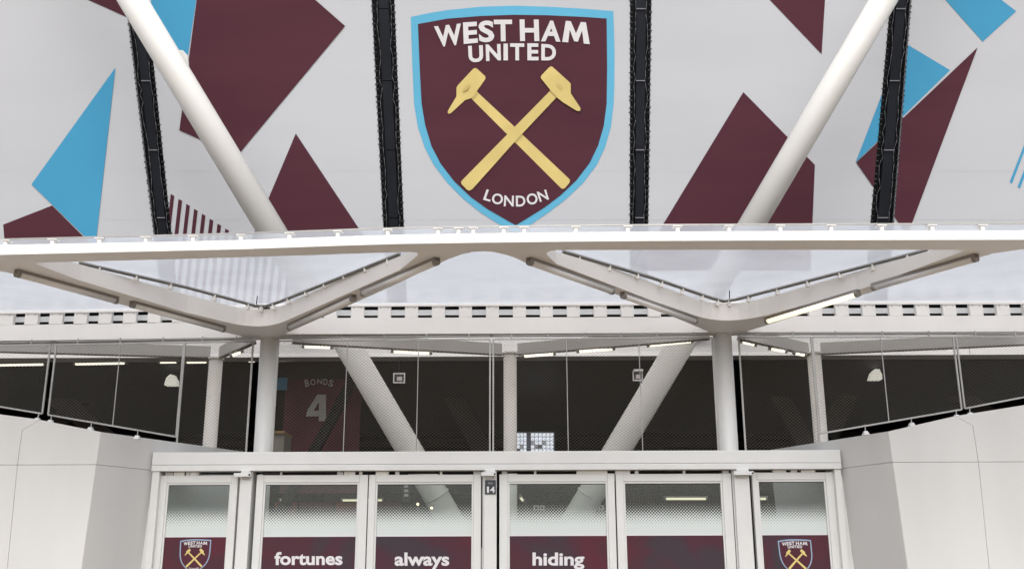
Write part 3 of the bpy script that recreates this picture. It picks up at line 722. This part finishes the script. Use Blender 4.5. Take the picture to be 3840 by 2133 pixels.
# ------------------------------------------------------------------ flank walls
YO, YP = 8.65, 9.185
def wall(side, corner, cornerb, outer_top, seam_v, seam_h, beige_top, beige_end, pads, lab):
    """corner / cornerb: survey points of the leading edge, outer_top: list of points along the sloping top"""
    root = empty('flank_wall', (at_y(*cornerb, YO).x, YO, 0), lab, 'wall', 'white flared walls beside the entrance')
    sg = side
    C0 = at_y(*corner, YO); C1_ = at_y(*cornerb, YO)
    sl_ = (C1_.x - C0.x) / (C1_.z - C0.z)
    def cx(z): return C0.x + sl_ * (z - C0.z)
    zs = at_y(*seam_h, YO).z; g = 0.0014
    T = [at_y(u, v, YO) for u, v in outer_top]           # from corner outwards
    V = [at_y(u, v, YO) for u, v in seam_v]              # seam from top down (4 points)
    far = T[-1]
    # inner upper panel
    i = 1
    g4 = sg * g
    def pt(p, dx=0): return Vector((p.x + dx, YO, p.z))
    zs_up, zs_lo = zs + g, zs - g
    midx = V[2].x
    prism('cladding_panel', [Vector((cx(zs_up), YO, zs_up)), Vector((cx(C0.z), YO, C0.z)), pt(T[1]), pt(V[0], -g4), pt(V[1], -g4), Vector((V[2].x - g4, YO, zs_up))], (0, 0.04, 0), CLAD, root, 0.0015)
    prism('cladding_panel', [Vector((V[2].x + g4, YO, zs_up)), pt(V[1], g4), pt(V[0], g4)] + [pt(p) for p in T[2:]] + [Vector((far.x, YO, zs_up))], (0, 0.04, 0), CLAD, root, 0.0015)
    vb = V[3]; s2 = (vb.x - V[2].x) / (vb.z - V[2].z)
    vx0 = V[2].x + s2 * (0.02 - V[2].z)
    prism('cladding_panel', [Vector((cx(0.02), YO, 0.02)), Vector((cx(zs_lo), YO, zs_lo)), Vector((V[2].x - g4, YO, zs_lo)), Vector((vx0 - g4, YO, 0.02))], (0, 0.04, 0), CLAD, root, 0.0015)
    prism('cladding_panel', [Vector((vx0 + g4, YO, 0.02)), Vector((V[2].x + g4, YO, zs_lo)), Vector((far.x, YO, zs_lo)), Vector((far.x, YO, 0.02))], (0, 0.04, 0), CLAD, root, 0.0015)
    prism('backing', [Vector((cx(0.0) + sg * 0.08, YO + 0.045, 0.0)), Vector((cx(C0.z) + sg * 0.08, YO + 0.045, C0.z - 0.01))] + [Vector((p.x, YO + 0.045, p.z - 0.01)) for p in T[1:]] + [Vector((far.x, YO + 0.045, 0))], (0, 1.2, 0), CLAD, root)
    # return face running back to the portal and beyond
    E = at_z(beige_end[0], beige_end[1], C0.z)
    dirv = Vector((E.x - C0.x, E.y - C0.y, 0)); nb = Vector((-dirv.y, dirv.x, 0)).normalized()
    if nb.x * sg < 0: nb = -nb
    def rp(t, z): return Vector((cx(z) + dirv.x * t, YO + dirv.y * t, z))
    prism('return_panel', [rp(0.004, zs_up), rp(0.004, C0.z), rp(1, C0.z), rp(1, zs_up)], nb * 0.04, CLAD, root, 0.0015)
    prism('return_panel', [rp(0.004, 0.02), rp(0.004, zs_lo), rp(1, zs_lo), rp(1, 0.02)], nb * 0.04, CLAD, root, 0.0015)
    prism('return_backing', [rp(0.03, 0.0) + nb * 0.045, rp(0.03, C0.z - 0.01) + nb * 0.045, rp(1, C0.z - 0.01) + nb * 0.045, rp(1, 0) + nb * 0.045], nb * 0.2, CLAD, root)
    for (u, v, u2, v2) in pads:
        p = at_y(u, v, YO + 0.03); q = at_y(u2, v2, 10.2)
        bm = bmesh.new(); a_ = 0.026
        base = [bm.verts.new(p + Vector((x, y, -0.035 + 0.0))) for x, y in ((-a_, -0.03), (a_, -0.03), (a_, 0.03), (-a_, 0.03))]
        topv = [bm.verts.new(p + Vector((x * 0.5, y * 0.5, -0.003))) for x, y in ((-a_, -0.03), (a_, -0.03), (a_, 0.03), (-a_, 0.03))]
        for k in range(4): bm.faces.new((base[k], base[(k + 1) % 4], topv[(k + 1) % 4], topv[k]))
        bm.faces.new(base[::-1]); bm.faces.new(topv)
        mesh_obj('fixing_pad', bm, CLAD, root)
        bar('fixing_rod', p + Vector((0, 0, -0.004)), q, 0.009, 0.009, ALU, root)
    return root
wall(-1, (253.6, 1086), (204.7, 1431), [(253.6, 1086), (103, 1056), (86, 1053), (0, 1041.7), (-500, 975)], [(102, 1055.5), (56, 1081), (44, 1167), (18, 1431)], (240, 1168), None, (640, 1139),
     [(95, 1050, 98, 1040), (127.6, 1055, 130, 1044), (228.5, 1073, 231, 1061), (345.7, 1094, 347, 1081)], 'white clad wall flaring out on the left of the entrance')
wall(1, (2235, 1084.5), (2284, 1430), [(2235, 1084.5), (2401, 1046.5), (2406, 1045.5), (2569, 1019.6), (3100, 935)], [(2403, 1046), (2447, 1070), (2460.5, 1154.7), (2488.7, 1431)], (2240, 1162), None, (1935, 1131.5),
     [(2177, 1083, 2176, 1068), (2292.8, 1062, 2292, 1049), (2405.7, 1042, 2405, 1030), (2440, 1036.5, 2439, 1024)], 'white clad wall flaring out on the right of the entrance')

# ------------------------------------------------------------------ portal and doors
def px(u, Y=YP, v=1200): return at_y(u, v, Y).x
def pz(v, Y=YP, u=1288): return at_y(u, v, Y).z
por = empty('entrance_portal', (0, YP, 0), 'white portal frame with wide lintel around the entrance doors', 'door frame')
zt, zl_ = pz(1134), pz(1181.5)
xl, xr = px(382, v=1160), px(2116, v=1160)
box('lintel', xl, xr, YP, YP + 0.30, zl_ + 0.055, zt, DOORW, por, 0.006)
box('lintel_lip', xl + 0.001, xr - 0.001, YP - 0.004, YP + 0.28, zl_, zl_ + 0.053, DOORW, por, 0.004)
box('jamb', px(381), px(399.5), YP + 0.01, YP + 0.3, 0, zl_ - 0.002, DOORW, por, 0.004)
box('jamb', px(2101.5), px(2118), YP + 0.01, YP + 0.3, 0, zl_ - 0.002, DOORW, por, 0.004)
# splayed cover plates outside the jambs
for sg, a, b in ((-1, (377, 1195), (331, 1431)), (1, (2121, 1195), (2168, 1431))):
    p, q = at_y(*a, YP + 0.06), at_y(*b, YP + 0.06)
    s2 = (q.x - p.x) / (q.z - p.z); xb = p.x + s2 * (0 - p.z)
    xj = px(383 if sg < 0 else 2117)
    prism('splay_plate', [Vector((xj, YP + 0.06, 0)), Vector((xj, YP + 0.06, p.z)), p, Vector((xb, YP + 0.06, 0))], (0, 0.05, 0), DOORW, por, 0.002)
    c = at_y(357 if sg < 0 else 2143, 1378, YP + 0.05); e = at_y(341 if sg < 0 else 2158, 1445, YP + 0.05)
    prism('splay_slot', [Vector((c.x, YP + 0.0545, c.z)), Vector((e.x + 0.03 * sg, YP + 0.0545, e.z - 0.3)), Vector((e.x - 0.004 * sg, YP + 0.0545, e.z - 0.3))], (0, 0.004, 0), BLACK, por)
posts = [(604, 633), (1217, 1249), (1848, 1886)]
for a, b in posts:
    box('post', px(a), px(b), YP + 0.02, YP + 0.26, 0, zl_ - 0.002, DOORW, por, 0.004)
    box('post_edge', px(a) - 0.012, px(a) - 0.002, YP + 0.05, YP + 0.24, 0, zl_ - 0.002, DOORW, por)
for (a, b), (c, dd) in zip(posts, [(590, 633), (1211, 1248), (1845, 1895)]):
    za, zb2 = pz(1187.5), pz(1197)
    box('pivot_bracket', px(c), px(dd), YP - 0.04, YP + 0.018, zb2, za, DOORW, por, 0.004)
    box('pivot_block', px(a + 4), px(b - 3), YP - 0.03, YP + 0.018, za + 0.001, zl_ + 0.004, DOORW, por, 0.003)
    tube('pivot_pin', (px(dd) - 0.012, YP - 0.042, (za + zb2) / 2), (px(dd) - 0.012, YP - 0.03, (za + zb2) / 2), 0.009, BLACK, por, 10)
    box('pivot_shoe', px(a + 5), px(b - 5), YP - 0.0, YP + 0.018, zb2 - 0.02, zb2 - 0.001, ALU, por, 0.002)
# head gear in the gap above the leaves
for a, b, m in [(408, 428, ALU), (430, 457, UNLIT), (461, 470, DOORW), (472, 488, UNLIT), (489, 493, DOORW), (655, 700, DARKC), (700, 704, DOORW), (844, 860, ALU), (862, 890, UNLIT), (900, 908, DOORW), (942, 975, UNLIT), (992, 1002, DOORW),
                (1105, 1111, DOORW), (1190, 1212, ALU), (1262, 1276, ALU), (1344, 1350, DOORW), (1452, 1530, UNLIT), (1550, 1588, UNLIT), (1600, 1609, DOORW), (1722, 1728, DOORW), (1822, 1838, ALU), (1950, 1984, UNLIT), (1996, 2012, DOORW), (2022, 2058, UNLIT)]:
    box('head_fitting', px(a), px(b), YP + 0.07, YP + 0.12, pz(1192.5), zl_ - 0.003, m, por, 0.001)
box('head_track', xl + 0.1, xr - 0.1, YP + 0.16, YP + 0.20, zl_ - 0.016, zl_ - 0.003, DARKC, por)

FILM = film_mat(pz(1322), pz(1262)); PRINT = print_mat()
DARKB = mat('crest_outline_blue', (0.10, 0.16, 0.30), 0.5)
def door(u0, g0, g1, u1, word, lab, v0=1192, vg=1216, crestc=None):
    Yd = YP + 0.06
    X0, X1, G0, G1 = px(u0, Yd), px(u1, Yd), px(g0, Yd, 1216), px(g1, Yd, 1216)
    Zt, Zg = pz(v0, Yd), pz(vg, Yd)
    root = empty('glass_door', ((X0 + X1) / 2, Yd, 0.01), lab, 'door', 'white framed glass doors of the entrance')
    box('stile', X0, G0 - 0.016, Yd, Yd + 0.06, 0.01, Zt, DOORW, root, 0.004); box('stile', G1 + 0.016, X1, Yd, Yd + 0.06, 0.01, Zt, DOORW, root, 0.004)
    box('top_rail', G0 - 0.0155, G1 + 0.0155, Yd + 0.001, Yd + 0.06, Zg + 0.018, Zt - 0.001, DOORW, root, 0.003)
    box('bottom_rail', G0 - 0.0155, G1 + 0.0155, Yd + 0.001, Yd + 0.06, 0.012, 0.20, DOORW, root, 0.003)
    for (a, b, c, d_) in ((G0 - 0.015, G0, 0.201, Zg + 0.017), (G1, G1 + 0.015, 0.201, Zg + 0.017)):
        box('glazing_bead', a, b, Yd + 0.010, Yd + 0.05, c, d_, DOORW, root)
    box('glazing_bead', G0 + 0.0002, G1 - 0.0002, Yd + 0.010, Yd + 0.05, Zg, Zg + 0.017, DOORW, root)
    box('gasket', G0 + 0.0002, G1 - 0.0002, Yd + 0.02, Yd + 0.04, Zg - 0.005, Zg - 0.0002, BLACK, root)
    gl = box('glass', G0 + 0.0003, G1 - 0.0003, Yd + 0.026, Yd + 0.027, 0.2005, Zg - 0.0055, DOORG, root)
    zp = pz(1347.5, Yd)
    bm = bmesh.new(); bm.faces.new([bm.verts.new(p) for p in ((G0 + 0.001, Yd + 0.0245, zp + 0.001), (G1 - 0.001, Yd + 0.0245, zp + 0.001), (G1 - 0.001, Yd + 0.0245, Zg - 0.006), (G0 + 0.001, Yd + 0.0245, Zg - 0.006))])
    mesh_obj('frost_film', bm, FILM, root)
    pr = box('print_panel', G0 + 0.001, G1 - 0.001, Yd + 0.0195, Yd + 0.0225, 0.201, zp, PRINT, root)
    box('print_edge', G0 + 0.001, G1 - 0.001, Yd + 0.0225, Yd + 0.024, zp + 0.0005, zp + 0.012, WPRINT, root)
    if word:
        s_, a, b, base, asc, bounds = word
        put_text('word', s_, [(a, asc), (b, asc), (b, base), (a, base)], lambda u, v: at_y(u, v, Yd + 0.0185), WPRINT, pr, off=0.030, bounds=bounds)
    if crestc:
        cx_, wd = crestc
        k = wd / 510.0
        def place(u, v, layer):
            uu = cx_ + (u - 1288) * k; vv = 1355 + (v - 16) * k
            return at_y(uu - (vv - 1390) * 0.09 * (1 if cx_ < 1288 else -1), vv, Yd + 0.0192 - 0.0006 * layer)
        crest(pr, place, letters=False, edge=mat('crest_outline', (0.30, 0.40, 0.55), 0.5))
    return root
def tb(s_):  # vertical bounds baseline..ascender for a word
    vs, fs = glyph('h', 0.030); return (min(v[1] for v in vs), max(v[1] for v in vs))
HB = tb('h')
door(402, 424, 577.6, 599, None, 'leftmost glass door with small shield crest on its maroon print', crestc=(489.5, 78))
door(646, 668, 899, 925.8, ('fortunes', 690.6, 861.5, 1420, 1387.5, HB), 'glass door with the word fortunes on its maroon print')
door(928.4, 949.5, 1186.8, 1210.5, ('always', 992.7, 1130, 1421.7, 1388.5, HB), 'glass door with the word always on its maroon print')
door(1256, 1281.7, 1523.5, 1545.6, ('hiding', 1339.6, 1470, 1421.3, 1388.5, HB), 'glass door with the word hiding on its maroon print')
door(1549, 1572.4, 1812.7, 1839.4, None, 'glass door with plain maroon print and no lettering in view')
door(1892, 1909.4, 2073.9, 2098.5, None, 'rightmost glass door with small shield crest on its maroon print', v0=1189.5, vg=1213, crestc=(2001, 84))

sg = empty('door_number_sign', at_y(1233.5, 1224, YP + 0.015), 'small dark number plate reading 14 on the middle door post', 'sign')
Ys = YP + 0.012
box('plate', px(1220, Ys, 1224), px(1247.5, Ys, 1224), Ys - 0.004, Ys + 0.006, pz(1242, Ys), pz(1206.5, Ys), SIGNB, sg, 0.002)
put_text('digit', '1', [(1225, 1223), (1230, 1223), (1230, 1238.5), (1225, 1238.5)], lambda u, v: at_y(u, v, Ys - 0.006), WPRINT, sg, off=0.02)
put_text('digit', '4', [(1232.5, 1223), (1245, 1223), (1245, 1238.5), (1232.5, 1238.5)], lambda u, v: at_y(u, v, Ys - 0.006), WPRINT, sg, off=0.02)
box('small_lettering', px(1227, Ys, 1213), px(1240, Ys, 1213), Ys - 0.006, Ys - 0.005, pz(1217, Ys), pz(1212, Ys), CORD, sg)

# ------------------------------------------------------------------ things inside the concourse
YQ = 15.0
def vrect(name, u0, u1, v0, v1, Y, depth, m, parent, bev=0):
    a, b = at_y(u0, (v0 + v1) / 2, Y), at_y(u1, (v0 + v1) / 2, Y); t, q = at_y((u0 + u1) / 2, v0, Y), at_y((u0 + u1) / 2, v1, Y)
    return box(name, a.x, b.x, Y, Y + depth, q.z, t.z, m, parent, bev)
sb = empty('shirt_banner', at_y(805, 900, YQ), 'dark maroon hanging banner with the name BONDS and a big number 4', 'banner')
vrect('cloth', 712, 905, 916, 1240, YQ, 0.01, BANM, sb)
vrect('collar_patch', 780, 850, 921, 932, YQ - 0.004, 0.003, mat('dark_blue_cloth', (0.02, 0.035, 0.08), 0.8), sb)
cB = lambda p: conv(1080, 1380, 5.9625, p)
GREYW = mat('faded_white_print', (0.68, 0.62, 0.64), 0.7)
GREYX = mat('white_numeral_print', (0.85, 0.83, 0.83), 0.7)
for ch, q in (('B', [(362, 265), (455, 240), (485, 395), (395, 420)]), ('O', [(495, 248), (612, 238), (622, 375), (500, 382)]), ('N', [(650, 235), (765, 235), (765, 358), (650, 358)]), ('D', [(795, 228), (895, 245), (880, 380), (790, 372)]), ('S', [(930, 245), (1030, 275), (990, 425), (895, 390)])):
    put_text('letter', ch, cB(q), lambda u, v: at_y(u, v, YQ - 0.006), GREYW, sb, off=0.03)
n4 = cB([(655, 590), (850, 590), (850, 945), (850, 1070), (850, 1180), (690, 1180), (690, 1075), (405, 1075), (430, 945)])
flat('numeral', n4, lambda u, v: at_y(u, v, YQ - 0.006), GREYX, sb)
flat('numeral_hole', cB([(690, 760), (690, 945), (575, 945)]), lambda u, v: at_y(u, v, YQ - 0.010), BANM, sb)
st = empty('dark_strut', at_y(800, 1150, 14.4), 'dark slanting steel strut crossing in front of the shirt banner', 'steel strut')
bar('shaft', at_y(930, 880, 14.4), at_y(700, 1300, 14.4), 0.13, 0.16, DARKC, st, up=Vector((0, 1, 0)))
for k, (ua, va, ub, vb, Y) in enumerate([(30, 905, 330, 1150, 17), (330, 905, 120, 1090, 17.5), (1090, 905, 1240, 1180, 17), (1910, 905, 2040, 1150, 17), (2170, 905, 2080, 1100, 17), (2290, 905, 2500, 1060, 17)]):
    s_ = empty('dark_strut', at_y(ub, vb, Y), 'dark steel strut deep in the concourse ' + ['at the far left, leaning right', 'at the far left, leaning left', 'left of the middle inner column', 'right of the right canopy column', 'left of the right lamp', 'at the far right'][k], 'steel strut', 'dark struts in the concourse')
    bar('shaft', at_y(ua, va, Y), at_y(ub, vb, Y), 0.3, 0.2, mat('brown_steel', (0.045, 0.038, 0.034), 0.6, var=0.3), s_, up=Vector((0, 1, 0)))
bb = empty('blue_board', at_y(709, 980, YQ - 0.1), 'small light blue board beside the left canopy column behind the mesh', 'board')
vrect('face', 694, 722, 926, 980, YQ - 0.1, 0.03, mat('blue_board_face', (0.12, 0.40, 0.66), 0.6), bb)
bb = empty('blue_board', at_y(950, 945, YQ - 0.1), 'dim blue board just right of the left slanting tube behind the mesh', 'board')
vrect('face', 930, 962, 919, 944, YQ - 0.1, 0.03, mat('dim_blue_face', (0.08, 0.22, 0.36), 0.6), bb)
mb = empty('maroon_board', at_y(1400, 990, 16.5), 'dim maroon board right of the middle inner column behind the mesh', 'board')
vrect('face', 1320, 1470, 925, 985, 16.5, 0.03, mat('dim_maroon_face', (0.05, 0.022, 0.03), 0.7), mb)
mb = empty('brown_board', at_y(2360, 990, 16.5), 'wide brown board at the far right behind the mesh', 'board')
vrect('face', 2290, 2700, 915, 985, 16.5, 0.03, mat('brown_face', (0.085, 0.06, 0.038), 0.7, var=0.3, stretch=(6, 1, 0.5)), mb)
cb_ = empty('counter', at_y(698, 1180, 12.6), 'grey counter end with timber top behind the left canopy column', 'counter')
vrect('side', 682, 713, 1090, 1180, 12.6, 0.4, GREYP, cb_); vrect('timber_top', 678, 714, 1083, 1089.5, 12.55, 0.5, WOOD, cb_)
for nm, u0, u1, v0, v1, lab in (('left', 989, 1019, 937.6, 963.5, 'small square sign with light border left of the middle inner column'), ('right', 1591.7, 1617, 932, 958, 'small square sign with light border beside the right slanting tube')):
    s_ = empty('square_sign', at_y((u0 + u1) / 2, v1, 12.9 if nm == 'left' else 13.2), lab, 'sign', 'square signs behind the mesh')
    Y = 12.9 if nm == 'left' else 13.2; uu, vv = (u1 - u0), (v1 - v0)
    vrect('face', u0, u1, v0, v1, Y, 0.02, SIGNB, s_)
    FR = GREYX
    vrect('border', u0, u1, v0, v0 + vv * 0.12, Y - 0.004, 0.003, FR, s_); vrect('border', u0, u1, v1 - vv * 0.12, v1, Y - 0.004, 0.003, FR, s_)
    vrect('border', u0, u0 + uu * 0.1, v0 + vv * 0.125, v1 - vv * 0.125, Y - 0.004, 0.003, FR, s_); vrect('border', u1 - uu * 0.1, u1, v0 + vv * 0.125, v1 - vv * 0.125, Y - 0.004, 0.003, FR, s_)
    vrect('symbol', u0 + uu * .32, u1 - uu * .25, v0 + vv * .36, v1 - vv * .25, Y - 0.004, 0.003, GREYW, s_)
    if nm == 'left': bar('hanger', at_y((u0 + u1) / 2, v0, Y + 0.01), at_y((u0 + u1) / 2, 900, Y + 0.01), 0.01, 0.01, DARKC, s_, up=Vector((0, 1, 0)))
    else: vrect('lamp', u0 + 3, u1 + 1, v0 - 4, v0 + 1, Y - 0.05, 0.04, GREYX, s_)
for u, v, lab in ((428, 954, 'white lamp head left of the left inner column behind the mesh'), (2205, 940, 'white lamp head right of the right inner column behind the mesh')):
    Y = 14.2; s_ = empty('lamp_head', at_y(u, v, Y), lab, 'lamp', 'white lamp heads behind the mesh')
    P_ = [(u - 16, v + 14), (u + 15, v + 14), (u + 15, v + 2), (u + 8, v - 12), (u - 2, v - 13), (u - 11, v - 3)]
    prism('shade', [at_y(a, b, Y) for a, b in P_], (0, 0.14, 0), LAMPW, s_, 0.006)
    bar('stem', at_y(u + 3, v - 13, Y + 0.07), at_y(u + 3, 906, Y + 0.07), 0.015, 0.015, DARKC, s_, up=Vector((0, 1, 0)))
# far window with bright glazing bars
wn = empty('far_window', at_y(1347, 1135, 16.9), 'bright gridded window low behind the mesh right of the middle inner column', 'window')
WINB = emis('window_daylight', (0.80, 0.85, 0.92), 0.6, (0.4, 0.42, 0.45))
random.seed(5)
for u0, u1 in ((1300, 1325), (1335, 1393)):
    nx = 3 if u1 - u0 < 30 else 6
    for i in range(nx):
        for j in range(6):
            a = u0 + (u1 - u0) * i / nx; b = u0 + (u1 - u0) * (i + 1) / nx
            vrect('pane', a + 0.7, b - 0.7, 1088 + j * 10 + 0.8, 1097 + j * 10, 16.9 + random.uniform(0, 0.05), 0.02, random.choice([WINB, WINB, WINB, GREYX]), wn)
vrect('frame', 1297, 1396, 1085, 1150, 17.0, 0.05, CORD, wn)

# seen through the door glass
pb = empty('partition', at_y(490, 1300, 10.9), 'grey brown partition board seen through the leftmost door', 'partition')
P_ = [at_y(u, v, 10.9) for u, v in ((380, 1150), (575, 1150), (566, 1216), (545, 1330), (380, 1330))]
P_[3].z = 0; P_[4].z = 0
prism('board', P_, (0, 0.05, 0), GREYP, pb)
pb = empty('partition', at_y(2030, 1300, 10.9), 'grey brown partition board seen through the rightmost door', 'partition')
P_ = [at_y(u, v, 10.9) for u, v in ((1958, 1150), (2110, 1150), (2110, 1330), (1990, 1330))]
P_[2].z = 0; P_[3].z = 0
prism('board', P_, (0, 0.05, 0), GREYP, pb)
DL = [((701.6, 1257), (734, 1257), 17, 'short glowing tube light seen through the fortunes door'), ((858, 1256.5), (966, 1256), 17, 'long glowing tube light seen behind the frame between the fortunes and always doors'),
      ((1670, 1252.5), (1780, 1252.5), 15, 'long glowing tube light seen through the unlettered door'), ((1906, 1252.5), (1931, 1252.5), 15, 'short glowing tube light seen through the rightmost door'), ((1307, 1246), (1320, 1262), 15, 'tilted glowing lamp seen through the hiding door')]
for a, b, Y, lab in DL:
    light(at_y(a[0], a[1], Y), at_y(b[0], b[1], Y), 0.027, LIT, lab, 'lights seen through the doors')
rc = empty('red_counter', at_y(850, 1330, 18), 'red back wall of a counter seen through the fortunes and always doors', 'counter')
for u0, u1 in ((690, 745), (750, 838), (842, 930), (934, 1010)):
    vrect('panel', u0, u1, 1262, 1360, 18, 0.05, REDP if u0 in (690, 842) else BANM, rc)
for u, v, lab in ((1051, 1267, 'small warm bulb seen through the always door, upper of two'), (1086, 1277, 'small warm bulb seen through the always door, lower of two')):
    YU = 14.6 if u < 1060 else 11.9
    s_ = empty('small_bulb', at_y(u, v, YU), lab, 'lamp', 'warm bulbs seen through the always door')
    bm = bmesh.new(); bmesh.ops.create_uvsphere(bm, u_segments=12, v_segments=8, radius=0.0012 * YU, matrix=Matrix.Translation(at_y(u, v, YU))); mesh_obj('bulb', bm, WARM, s_, smooth=True)
    bar('stem', at_y(u, v + 3, YU + .03), at_y(u, v + 60, YU + .03), 0.012, 0.012, CORD, s_, up=Vector((0, 1, 0)))
s_ = empty('hanging_sign', at_y(1021, 1250, 14.5), 'narrow dark hanging sign with white symbols seen through the always door', 'sign')
vrect('face', 1012, 1031, 1212, 1262, 14.5, 0.02, SIGNB, s_)
for v in (1219, 1230, 1241): vrect('symbol', 1017, 1027, v, v + 7, 14.495, 0.003, WPRINT, s_)
for us, lab in (((1342, 1356, 1358, 1370), 'pair of small pale signs seen through the hiding door'), ((1506, 1519), 'single small pale sign at the right edge of the hiding door')):
    s_ = empty('small_sign', at_y(us[0], 1282, 16), lab, 'sign', 'small pale signs seen through the hiding door')
    for a, b in zip(us[::2], us[1::2]):
        vrect('face', a, b, 1270, 1282, 16, 0.02, GREYX, s_); vrect('symbol', a + 4, b - 4, 1273, 1279, 15.995, 0.003, SIGNB, s_)
